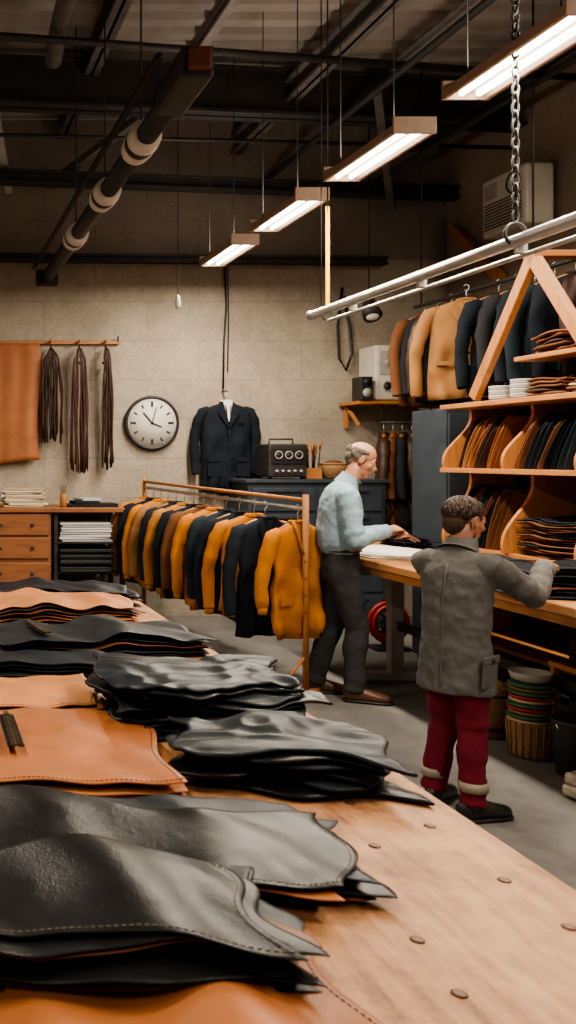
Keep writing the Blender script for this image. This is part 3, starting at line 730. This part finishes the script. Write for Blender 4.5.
m=MB(); beam(m,(RX-.06,9.4,4.1),(RX-.06,8.6,3.4),.09,.07,M_WOODZ); m.obj('wooden_brace')

# ------------------------------------------------------------- under-bench things
m=MB(); m.lathe([(.105,0),(.12,.01),(.13,.2),(.13,.30),(.125,.31),(.105,.31),(.10,.05),(.01,.04)],M_WICK,(3.47,5.52,0),28)
for z in (.06,.26): m.torus((3.47,5.52,z),.128,.008,M_DKMET)
m.ell((3.47,5.52,.29),(.10,.10,.06),M_CREAM); m.obj('wooden_tub')
# woven basket with coloured strap rolls stacked on it
m=MB(); rs=random.Random(4)
prof=[(.088,0)]+[(.100+.006*(q%2)+.010*q/12,.008+.016*q) for q in range(13)]+[(.10,.205),(.095,.20),(.02,.19)]
m.lathe(prof,M_WICK,(3.46,5.12,0),32)
for q in range(20):
    a=q*math.pi/10; m.tube([(3.46+.107*math.cos(a),5.12+.107*math.sin(a),.005),(3.46+.118*math.cos(a),5.12+.118*math.sin(a),.205)],.004,M_WICK,5)
z=.20
for k,c in enumerate([M_CREAM,M_GREEN,M_WICK,M_RED,M_GREEN,M_CREAM,M_RED,M_GREEN,M_WICK,M_GREEN]):
    h=.022; r=.106+.006*math.sin(k*2.1); dx=rs.uniform(-.007,.007)
    m.lathe([(r-.015,z),(r,z+.004),(r+.004,z+h*.5),(r,z+h-.004),(r-.015,z+h-.001)],c,(3.46+dx,5.12,0),28); z+=h
m.lathe([(.06,z),(.095,z+.02),(.108,z+.06),(.101,z+.06),(.085,z+.022),(.02,z+.012)],M_GREYP,(3.46,5.12,0),24)
m.obj('basket_of_strap_rolls')
m=MB(); m.box((3.86,4.95,.50),(.42,.6,.03),M_WOODY)
for dx in (-.19,.19):
    for dy in (-.27,.27): m.box((3.86+dx,4.95+dy,.25),(.035,.035,.5),M_WOODZ)
m.box((3.86,4.95,.12),(.42,.6,.02),M_WOODY); m.box((3.86,4.95,.60),(.3,.45,.16),M_DKBROWN,bev=.02); m.box((3.86,4.95,.24),(.3,.45,.2),M_BLUEP,bev=.02); m.obj('low_wooden_shelf')
m=MB(); m.lathe([(.095,0),(.10,.005),(.12,.27),(.127,.28),(.127,.30),(.115,.30),(.09,.03),(.01,.02)],M_DKMET,(3.50,4.80,0),28); m.tube([(3.38,4.80,.28),(3.40,4.77,.20),(3.50,4.67,.14),(3.60,4.75,.2),(3.63,4.80,.28)],.005,M_STEEL,6); m.ell((3.50,4.80,.24),(.10,.10,.05),M_CHAR); m.obj('bucket')
m=MB()
for k in range(2): m.box((3.27+.01*k,4.45,.04+.06*k),(.12,.14,.06),M_STONE,rot=(0,0,.2+.2*k),bev=.02)
m.obj('burlap_bundle')

# ------------------------------------------------------------- foreground table
TZ=.90
m=MB(); m.box((.35,3.0,TZ-.02),(1.72,4.8,.04),M_PLY,bev=.005)
m.box((1.14,3.0,TZ-.09),(.03,4.5,.10),M_WOODY); m.box((-.44,3.0,TZ-.09),(.03,4.5,.10),M_WOODY)
for x in (-.40,1.10):
    for y in (.85,3.0,5.15): m.box((x,y,.42),(.09,.09,.84),M_WOODZ)
for x,y in ((1.10,1.70),(.82,1.49),(1.10,1.53),(.80,1.34),(.99,2.08),(.83,1.66),(1.02,1.36),(1.1,1.95),(1.12,2.7),(1.13,3.4),(1.0,1.15),(.93,1.85)):
    m.lathe([(.012,TZ-.001),(.0115,TZ+.002),(.008,TZ+.003),(.002,TZ+.0025)],M_STUD,(x,y,0),14)
m.obj('long_cutting_table')
G=lambda x,c,w: math.exp(-((x-c)/w)**2)
stack('tan_leather_sheets',-.30,.60,1.12,1.45,TZ,4,[M_CARAMEL,M_BROWN,M_CARAMEL],.035,51,th=.004,gap=.007,jit=.02,rot=.08,shape=lambda u,v:.9*G(u,.78,.09)+.5*G(u,.5,.1),nx=80,ny=20,nz=.1,rip=.006,stitch=M_THREADK)
stack('black_leather_pile',-.35,.54,1.30,1.55,TZ+.028,11,[M_BLACK,M_SLATE,M_BROWN,M_BLACK,M_SLATE,M_BLACK],.040,52,th=.0028,gap=.0050,jit=.045,shape=lambda u,v:(1.0*G(u,.76,.14)*(.6+.45*v)+.5*G(u,.45,.10)*(1.1-v*.6)+.10*math.sin(v*5+u*6)*(1-G(u,1,.1))+.1),rot=.03,nx=110,ny=44,nz=.15,wig=.022,rip=.006,stitch=M_THREAD)
stack('black_leather_pile',-.40,.79,1.66,1.98,TZ,10,[M_BLACK,M_SLATE,M_CARAMEL,M_NAVYL,M_BLACK],.028,53,th=.003,gap=.0050,jit=.06,rot=-.10,shape=lambda u,v:.8*G(u,.52,.10)*(.4+v*.6)+.5*G(u,.80,.07)*(1-v*.6)+.06*math.sin(u*16),nx=110,ny=30,nz=.2,wig=.025,rip=.005,stitch=M_THREAD)
stack('tan_leather_sheets',-.35,.62,2.12,2.66,TZ,4,[M_CARAMEL,M_TAN,M_CARAMEL],.022,54,th=.004,gap=.008,jit=.03,nz=.8,shape=lambda u,v:.3*math.sin(u*12)*v+.2,nx=60,rip=.006,stitch=M_THREADK)
stack('tan_leather_sheets',-.35,.57,2.78,3.12,TZ,3,[M_TAN,M_CARAMEL,M_TAN],.03,55,th=.004,gap=.009,jit=.03,rip=.006,stitch=M_THREADK)
def zipper(x,y0,y1,z,rz=0):
    m=MB(); L=y1-y0
    for k in range(int(L/.014)):
        for s in (-1,1): m.box((s*.006,-L/2+.014*k+.003*s,.003),(.014,.006,.006),M_BRASS,bev=.001)
    for s in (-1,1): m.box((s*.014,0,-.001),(.016,L,.003),M_BLACK)
    m.box((0,L/2-.01,.006),(.016,.03,.008),M_BRASS)
    return m.obj('zipper',loc=(x,(y0+y1)/2,z),rot=(0,0,rz))
zipper(.24,2.30,2.58,.962); zipper(.47,3.56,3.80,1.005,.2)
def folded(name,x0,x1,y0,y1,layers,mats,seed,th=.010,rot=0,z0=TZ,amp=.026):
    return stack(name,x0,x1,y0,y1,z0,layers,mats,amp,seed,th=th,gap=th+.003,fx=4,fy=5,jit=.055,rot=rot,wig=.028,wrk=.010,nx=64,ny=48)
folded('folded_black_garments',.60,1.10,2.56,2.96,10,[M_NAVYL,M_BLACK,M_SLATE,M_BLACK,M_SLATE],61,rot=.05)
folded('folded_black_garments',.68,1.13,2.14,2.44,6,[M_BLACK,M_SLATE,M_BLACK,M_SLATE],62,rot=-.22)
stack('black_leather_pile',-.2,.68,3.22,3.45,TZ,5,[M_BLACK,M_SLATE,M_SLATE],.03,63,th=.005,gap=.010,rip=.008)
stack('black_leather_pile',.30,1.12,3.55,3.92,TZ,8,[M_BROWN,M_BLACK,M_SLATE,M_SLATE],.045,64,th=.004,gap=.009,rot=.12,nz=.4,shape=lambda u,v:.7*G(u,.6,.12)+.4*G(u,.2,.1),rip=.010,nx=60)
stack('brown_leather_pile',.05,1.0,4.08,4.5,TZ,9,[M_CARAMEL,M_BROWN,M_DKBROWN,M_CARAMEL,M_TAN],.055,65,th=.005,gap=.011,rot=.05,nz=.4,shape=lambda u,v:.6*G(u,.55,.15)+.4*G(u,.85,.08),rip=.012,nx=60)
stack('black_leather_pile',.30,1.10,4.62,5.02,TZ,8,[M_BLACK,M_SLATE,M_NAVYL],.05,66,th=.006,gap=.011,nz=.5,shape=lambda u,v:.5*G(u,.4,.15)+.3*G(u,.8,.1),rip=.01)
stack('pattern_paper',.25,.75,5.12,5.35,TZ,3,[M_PAPER,M_CREAM,M_PAPER],.02,67,th=.005,gap=.008)

# ------------------------------------------------------------- people
def ik(sh,wr,L1,L2,hint):
    d=wr-sh; D=d.length
    if D>(L1+L2)*.985: wr=sh+d.normalized()*(L1+L2)*.985; d=wr-sh; D=d.length
    a=(L1*L1-L2*L2+D*D)/(2*D); h=math.sqrt(max(L1*L1-a*a,0)); u=d.normalized(); q=hint-u*hint.dot(u); q.normalize()
    return sh+u*a+q*h, wr
def hand(parent,wr,direc,palmn,sy,mat,curl=(.35,.5,.4),sc=1.0,name='hand'):
    x=direc.normalized(); z=(-palmn-x*(-palmn).dot(x)).normalized(); y=z.cross(x)
    M=Matrix.Translation(wr)@Matrix((x,y,z)).transposed().to_4x4()@Matrix.Scale(sc,4)
    m=MB(); m.M=M
    m.tube([(-.03,0,0),(0,0,0),(.03,0,0),(.06,0,0),(.088,0,.0),(.097,0,0)],[(.020,.026),(.018,.028),(.017,.036),(.0155,.041),(.013,.040),(.008,.034)],mat,18,hint=(0,0,1))
    for fy,L,fz in ((.031,.070,-.001),(.0105,.079,.002),(-.0105,.073,.001),(-.030,.057,-.002)):
        p=Vector((.075,fy*sy,fz)); pts=[p,p+Vector((.018,fy*sy*.05,0))]; a=0; q=pts[-1]
        for seg,fr in enumerate((.46,.30,.24)):
            a+=curl[seg]; q=q+Vector((math.cos(a)*L*fr,fy*sy*.10*fr,-math.sin(a)*L*fr)); pts.append(q)
        m.tube(pts,[.0098,.0098,.0088,.0080,.0062],mat,10,hint=(0,1,0))
    m.tube([(.012,.018*sy,-.004),(.035,.040*sy,-.012),(.062,.056*sy,-.022),(.085,.058*sy,-.030)],[.014,.0125,.0105,.008],mat,10,hint=(0,0,1))
    o=m.obj(name,parent=parent); remesh(o,.0032*sc,2); return o
def head(parent,c,mat,yaw,pitch,sc,hair,bald):
    e=Matrix.Translation(c)@Matrix.Rotation(yaw,4,'Z')@Matrix.Rotation(pitch,4,'Y')@Matrix.Scale(sc,4)
    m=MB(); m.M=e
    E=lambda c,r,rot=(0,0,0):m.ell(c,r,mat,22,rot)
    E((-.012,0,.032),(.098,.077,.086)); E((.028,0,-.015),(.062,.063,.085)); E((.030,0,-.070),(.052,.050,.042)); E((.066,0,-.098),(.022,.024,.018))
    E((.074,0,.022),(.018,.050,.012)); E((.055,.036,-.025),(.028,.024,.026)); E((.055,-.036,-.025),(.028,.024,.026))
    m.tube([(.082,0,.014),(.094,0,-.008),(.110,0,-.030),(.098,0,-.040)],[.008,.010,.0135,.008],mat,12)
    for s in (-1,1):
        E((.094,.012*s,-.034),(.011,.008,.008)); E((-.006,.080*s,-.004),(.019,.007,.032),(0,.15,.25*s)); E((-.002,.076*s,-.024),(.011,.008,.012))
        E((.072,.032*s,.006),(.015,.020,.010))
    E((.080,0,-.062),(.014,.024,.006)); E((.078,0,-.073),(.014,.021,.007))
    h=m.obj('head',parent=parent); remesh(h,.0038*sc,2)
    m=MB(); m.M=e
    for s in (-1,1):
        m.ell((.0765,.031*s,.001),(.011,.0125,.0085),M_EYE,14); m.ell((.0855,.031*s,.0),(.0035,.005,.005),M_IRIS,10)
        m.tube([(.086,.014*s,.022),(.088,.03*s,.027),(.078,.048*s,.022)],.0035,hair,6)
        m.tube([(.082,.017*s,.006),(.0885,.031*s,.009),(.080,.046*s,.004)],.0025,mat,6)
        m.torus((-.004,.087*s,-.002),.016,.003,mat,'Y',18,(.75,1.4))
    m.tube([(.086,-.022,-.066),(.0945,0,-.066),(.086,.022,-.066)],.0022,M_LIP,6)
    m.obj('facial_features',parent=parent)
    m=MB(); m.M=e
    if bald:
        for s in (-1,1):
            m.ell((-.030,.066*s,.018),(.060,.016,.036),hair,20,(0,.25,0)); m.ell((.012,.071*s,.002),(.012,.008,.030),hair,16)
        m.ell((-.080,0,.002),(.032,.062,.050),hair,20); m.ell((-.060,0,-.035),(.035,.053,.034),hair,20)
    else:
        m.ell((-.022,0,.040),(.095,.080,.083),hair,26); m.ell((-.058,0,-.010),(.053,.066,.072),hair,22); m.ell((.045,0,.084),(.042,.052,.026),hair,20,(0,.35,0))
        for s in (-1,1): m.ell((.012,.072*s,.030),(.026,.009,.036),hair,16)
    o=m.obj('hair',parent=parent); remesh(o,.0045*sc,3)
    rs=random.Random(9); m=MB(); m.M=e; C=Vector((-.022,0,.036)); A=Vector((.099,.083,.088)) if not bald else Vector((.096,.082,.078))
    for i in range(1700 if not bald else 800):
        az=rs.uniform(-math.pi,math.pi); back=(1-math.cos(az))/2
        thmax=1.0+.98*back; th0=rs.uniform(.02,thmax)
        if bald:
            if back<.25: continue
            th0=rs.uniform(1.18-.08*back,max(1.25,thmax))
        L=rs.uniform(.35,.55) if not bald else rs.uniform(.15,.28)
        pts=[]; dz=rs.uniform(-.08,.08); lf=rs.uniform(.0,.03)
        for q in range(4):
            t=q/3; th=th0+L*t; a2=az+dz*t
            p=Vector((math.sin(th)*math.cos(a2)*A.x,math.sin(th)*math.sin(a2)*A.y,math.cos(th)*A.z))*(1.0+lf)
            if th>1.57: p.x*=.97-.10*(th-1.57); p.y*=1-.12*(th-1.57)
            pts.append(C+p)
        m.tube(pts,[.0016,.0024,.0022,.0007],hair,4)
    m.obj('hair_strands',parent=parent)
def shoe(parent,x,y,yaw,mat,sc=1):
    m=MB(); m.M=Matrix.Translation((x,y,0))@Matrix.Rotation(yaw,4,'Z')@Matrix.Scale(sc,4)
    P=[(-.098,0,.045),(-.09,0,.05),(-.06,0,.055),(-.01,0,.058),(.05,0,.05),(.11,0,.040),(.16,0,.034),(.19,0,.030),(.205,0,.028)]
    Rr=[(.015,.012),(.045,.030),(.055,.037),(.058,.039),(.048,.043),(.038,.049),(.032,.047),(.026,.034),(.012,.012)]
    m.tube(P,Rr,mat,20,hint=(0,0,1),zmin=.012)
    m.tube([(p[0]*1.03,0,.012) for p in P],[(.012,r[1]*1.10+.002) for r in Rr],M_RUBBER,20,hint=(0,0,1),zmin=0)
    m.tube([(-.03,0,.06),(-.028,0,.115)],[(.052,.044),(.050,.046)],mat,18,hint=(1,0,0))
    for k in range(4): m.tube([(.025+.022*k,-.018,.098-.010*k),(.025+.022*k,0,.104-.011*k),(.025+.022*k,.018,.098-.010*k)],.003,M_RUBBER,6)
    return m.obj('shoe',parent=parent)
def trousers(parent,feet,mat,S,wide=1.0,hip=(0,0),zw=1.06,hem=.07,bag=0,pel=1):
    m=MB(); hx,hy=hip; K=S*pel
    m.tube([(hx,hy,zw*S),(hx,hy,(zw-.06)*S),(hx-.005,hy,.93*S),(hx-.005,hy,.86*S),(hx,hy,.80*S)],[(.112*K,.152*K),(.12*K,.165*K),(.130*K,.178*K),(.125*K,.175*K),(.09*K,.13*K)],mat,28,hint=(1,0,0))
    for (fx,fy),s in zip(feet,(-1,1)):
        h=Vector((hx-.005,hy+s*.088*S,.90*S)); k=Vector((fx*.6+hx*.4+.035*S,hy*.4+fy*.6+s*.01,.50*S)); a=Vector((fx-.03*S,fy,hem*S))
        key=[h,h.lerp(k,.35),h.lerp(k,.75),k,k.lerp(a,.35)-Vector((.012,0,0)),k.lerp(a,.8),a]
        rad=[(.105,.088),(.100,.088),(.083,.076),(.075,.068),(.075,.066),(.066,.060),(.068,.060)]
        wd=[min(wide,1)*pel,min(wide,1.03)]+[wide]*5
        pts=[];rr=[]
        for q in range(6):
            for u in (0,.25,.5,.75):
                pts.append(key[q].lerp(key[q+1],u)); t=(q+u)/6
                wv=1+(.035+bag)*math.sin(t*34+s)*(t>.35)*(.3+t); w_=wd[q]*(1-u)+wd[q+1]*u
                rr.append(((rad[q][0]*(1-u)+rad[q+1][0]*u)*S*w_*wv,(rad[q][1]*(1-u)+rad[q+1][1]*u)*S*w_*wv))
        pts.append(a); rr.append((rad[6][0]*S*wide,rad[6][1]*S*wide))
        m.tube(pts,rr,mat,22,hint=(1,0,0))
    o=m.obj('trousers',parent=parent); remesh(o,.010,3,.018,.08); return o
def sleeve(m,sh,el,w2,s,R,mat,seed=0):
    u=(w2-el).normalized(); key=[sh-Vector((0,.05*s,-.01)),sh,sh.lerp(el,.3),sh.lerp(el,.75),el,el.lerp(w2,.3),el.lerp(w2,.75),w2-u*.015,w2]
    pts=[];rr=[]
    for q in range(8):
        for k in (0,.34,.67):
            pts.append(key[q].lerp(key[q+1],k)); wv=1+.06*math.sin((q+k)*6.5+seed)*(1<q<7)
            rr.append((R[q]*(1-k)+R[q+1]*k)*wv)
    pts.append(key[-1]); rr.append(R[-1]); m.tube(pts,rr,mat,20)

P1=empty('man_in_blue_shirt',(2.96,6.36,0),math.radians(-16))
trousers(P1,[(.10,-.10),(-.13,.11)],M_TROU,1.0,1.04)
shoe(P1,.10,-.10,-.05,M_SHOEB,1.0); shoe(P1,-.13,.11,.08,M_SHOEB,1.0)
m=MB()
m.tube([(0,0,1.02),(0,0,1.05),(-.005,0,1.09),(-.01,0,1.16),(-.01,0,1.22),(-.005,0,1.30),(.0,0,1.38),(.010,0,1.44),(.03,0,1.49),(.052,0,1.53),(.065,0,1.555)],
       [(.118,.158),(.130,.168),(.150,.190),(.153,.192),(.148,.192),(.148,.200),(.138,.208),(.118,.192),(.088,.137),(.064,.075),(.058,.062)],M_SHIRT,32,hint=(1,0,0))
W={}
for s,wr in ((-1,Vector((.275,-.11,1.195))),(1,Vector((.31,.10,1.175)))):
    sh=Vector((.010,.190*s,1.43)); el,w2=ik(sh,wr,.31,.275,Vector((-.25,.45*s,-1))); W[s]=(el,w2)
    sleeve(m,sh,el,w2,s,[.064,.076,.072,.066,.062,.058,.050,.044,.040],M_SHIRT,s)
o=m.obj('shirt',parent=P1); remesh(o,.009,3,.020,.075)
m=MB()
m.tube([(.032,0,1.50),(.055,0,1.545),(.068,0,1.565)],[(.088,.098),(.070,.075),(.069,.070)],M_SHIRT,24,hint=(1,0,0),cap=False)
m.add([(.115,-.005,1.545),(.130,-.055,1.50),(.095,-.075,1.555),(.115,.005,1.545),(.130,.055,1.50),(.095,.075,1.555)],[[0,1,2],[3,5,4]],M_SHIRT)
for s in (-1,1):
    el,w2=W[s]; u=(w2-el).normalized(); m.tube([w2-u*.055,w2-u*.05,w2,w2+u*.004],[.040,.046,.045,.036],M_SHIRT,18)
m.obj('collar_and_cuffs',parent=P1)
m=MB(); m.tube([(0,0,1.035),(0,0,1.04),(0,0,1.07),(0,0,1.075)],[(.118,.158),(.128,.170),(.128,.170),(.118,.158)],M_DKBROWN,32,hint=(1,0,0)); m.box((.13,0,1.055),(.012,.05,.04),M_STEEL); m.obj('belt',parent=P1)
m=MB(); m.tube([(.03,0,1.47),(.065,0,1.55),(.09,0,1.60),(.105,0,1.66)],[.060,.058,.056,.058],M_SKIN,20); m.obj('neck',parent=P1)
head(P1,Vector((.132,0,1.683)),M_SKIN,-.05,.42,1.0,M_HAIRG,True)
for s in (-1,1):
    el,w2=W[s]; d=(w2-el).normalized(); hand(P1,w2+d*.022,d+Vector((.1,-.35*s,-.1)),Vector((0,-.5*s,-.85)),(1 if s<0 else -1),M_SKIN,(.45,.7,.5),1.0,'hand')
m=MB(); 
def fs(u,v): return (.35+.13*u,-.10+.2*v,1.135+.02*math.sin(u*4)+.012*math.sin(v*7))
m.sheet(fs,.006,M_BROWN,14,14); m.obj('leather_piece',parent=P1)

S=.83
P2=empty('man_in_grey_jacket',(2.55,4.30,0),math.radians(32))
feet2=[(-.02,-.10),(.04,.11)]
trousers(P2,feet2,M_MAROON,S,1.10,hem=.09,bag=.03,zw=.98,pel=.9)
shoe(P2,-.02,-.10,-.30,M_SHOEK,.95); shoe(P2,.04,.11,.15,M_SHOEK,.95)
m=MB()
for (fx,fy) in feet2:
    z=.145
    m.tube([(fx-.020,fy,z),(fx-.020,fy,z+.003),(fx-.017,fy,z+.040),(fx-.017,fy,z+.043)],[(.060,.052),(.068,.060),(.068,.061),(.060,.053)],M_REFL,22,hint=(1,0,0))
m.obj('reflective_bands',parent=P2)
m=MB()
rg=[(.71,0,.162,.205),(.75,0,.163,.206),(.79,0,.157,.203),(.84,0,.155,.200),(.90,0,.150,.196),(.96,0,.143,.188),(1.03,0,.138,.182),(1.10,0,.140,.184),(1.16,.005,.140,.186),(1.28,.012,.142,.194),(1.38,.02,.130,.200),(1.44,.03,.112,.184),(1.49,.04,.085,.130),(1.53,.052,.066,.078),(1.55,.058,.062,.066)]
m.tube([(x*S,0,z*S) for z,x,a,b in rg],[(a*S,b*S) for z,x,a,b in rg],M_JACK,34,hint=(1,0,0))
Minv=(Matrix.Translation(P2.location)@Matrix.Rotation(P2.rotation_euler.z,4,'Z')).inverted()
W={}
for s,wr in ((-1,Minv@Vector((3.02,4.36,1.165))),(1,Minv@Vector((2.88,4.60,1.13)))):
    sh=Vector((.02,.184*s*S,1.43*S)); el,w2=ik(sh,wr,.31*S,.29*S,Vector((-.5,.3*s,-1)) if s>0 else Vector((-.3,.5*s,-1))); W[s]=(el,w2)
    sleeve(m,sh,el,w2,s,[.056,.066,.064,.060,.057,.054,.047,.043,.042],M_JACK,s+2)
o=m.obj('jacket',parent=P2); remesh(o,.008,3,.020,.065)
m=MB()
m.tube([(.03,0,1.50*S),(.048,0,1.535*S),(.055,0,1.58*S),(.052,0,1.585*S)],[(.080,.090),(.068,.074),(.064,.068),(.056,.060)],M_JACK,24,hint=(1,0,0),cap=False)
for s in (-1,1):
    el,w2=W[s]; u=(w2-el).normalized(); m.tube([w2-u*.05,w2-u*.045,w2,w2+u*.004],[.042,.0475,.047,.036],M_JACK,18)
m.box((-.02,-.163,.70),(.12,.014,.13),M_JACK,rot=(.05,0,0)); m.box((-.02,-.169,.765),(.13,.016,.035),M_JACK,rot=(.05,0,0)); m.ell((-.02,-.181,.762),(.010,.006,.010),M_RUBBER,10)
m.tube([(x*S-a*S-.001,0,z*S) for z,x,a,b in rg[1:12]],.005,M_JACK,6)
m.obj('collar_cuffs_pocket',parent=P2)
m=MB(); m.tube([(.03,0,1.20),(.05,0,1.27),(.06,0,1.32),(.06,0,1.38)],[.054,.051,.049,.053],M_SKIN2,20); m.obj('neck',parent=P2)
head(P2,Vector((.082,0,1.393)),M_SKIN2,-.40,.16,.94,M_HAIRB,False)
for s in (-1,1):
    el,w2=W[s]; d=(w2-el).normalized(); d.z=min(d.z,.05); hand(P2,w2+d*.020,d+Vector((.1,-.1*s,-.05)),Vector((0,0,-1)),(1 if s<0 else -1),M_SKIN2,(.25,.4,.3),.92,'hand')

# ------------------------------------------------------------- world, camera
w=bpy.data.worlds.new('w'); SC.world=w; w.use_nodes=True; w.node_tree.nodes['Background'].inputs[0].default_value=(.5,.55,.6,1); w.node_tree.nodes['Background'].inputs[1].default_value=.15
cd=bpy.data.cameras.new('camera'); cam=bpy.data.objects.new('camera',cd); SC.collection.objects.link(cam)
cam.location=(0,0,1.7); cam.rotation_euler=(math.pi/2,0,0)
cd.lens=900/1024*36; cd.sensor_width=36; cd.sensor_fit='AUTO'; cd.shift_x=366/1024; cd.shift_y=-55/1024
cd.dof.use_dof=True; cd.dof.focus_distance=5.6; cd.dof.aperture_fstop=6.3; cd.clip_start=.05
SC.camera=cam
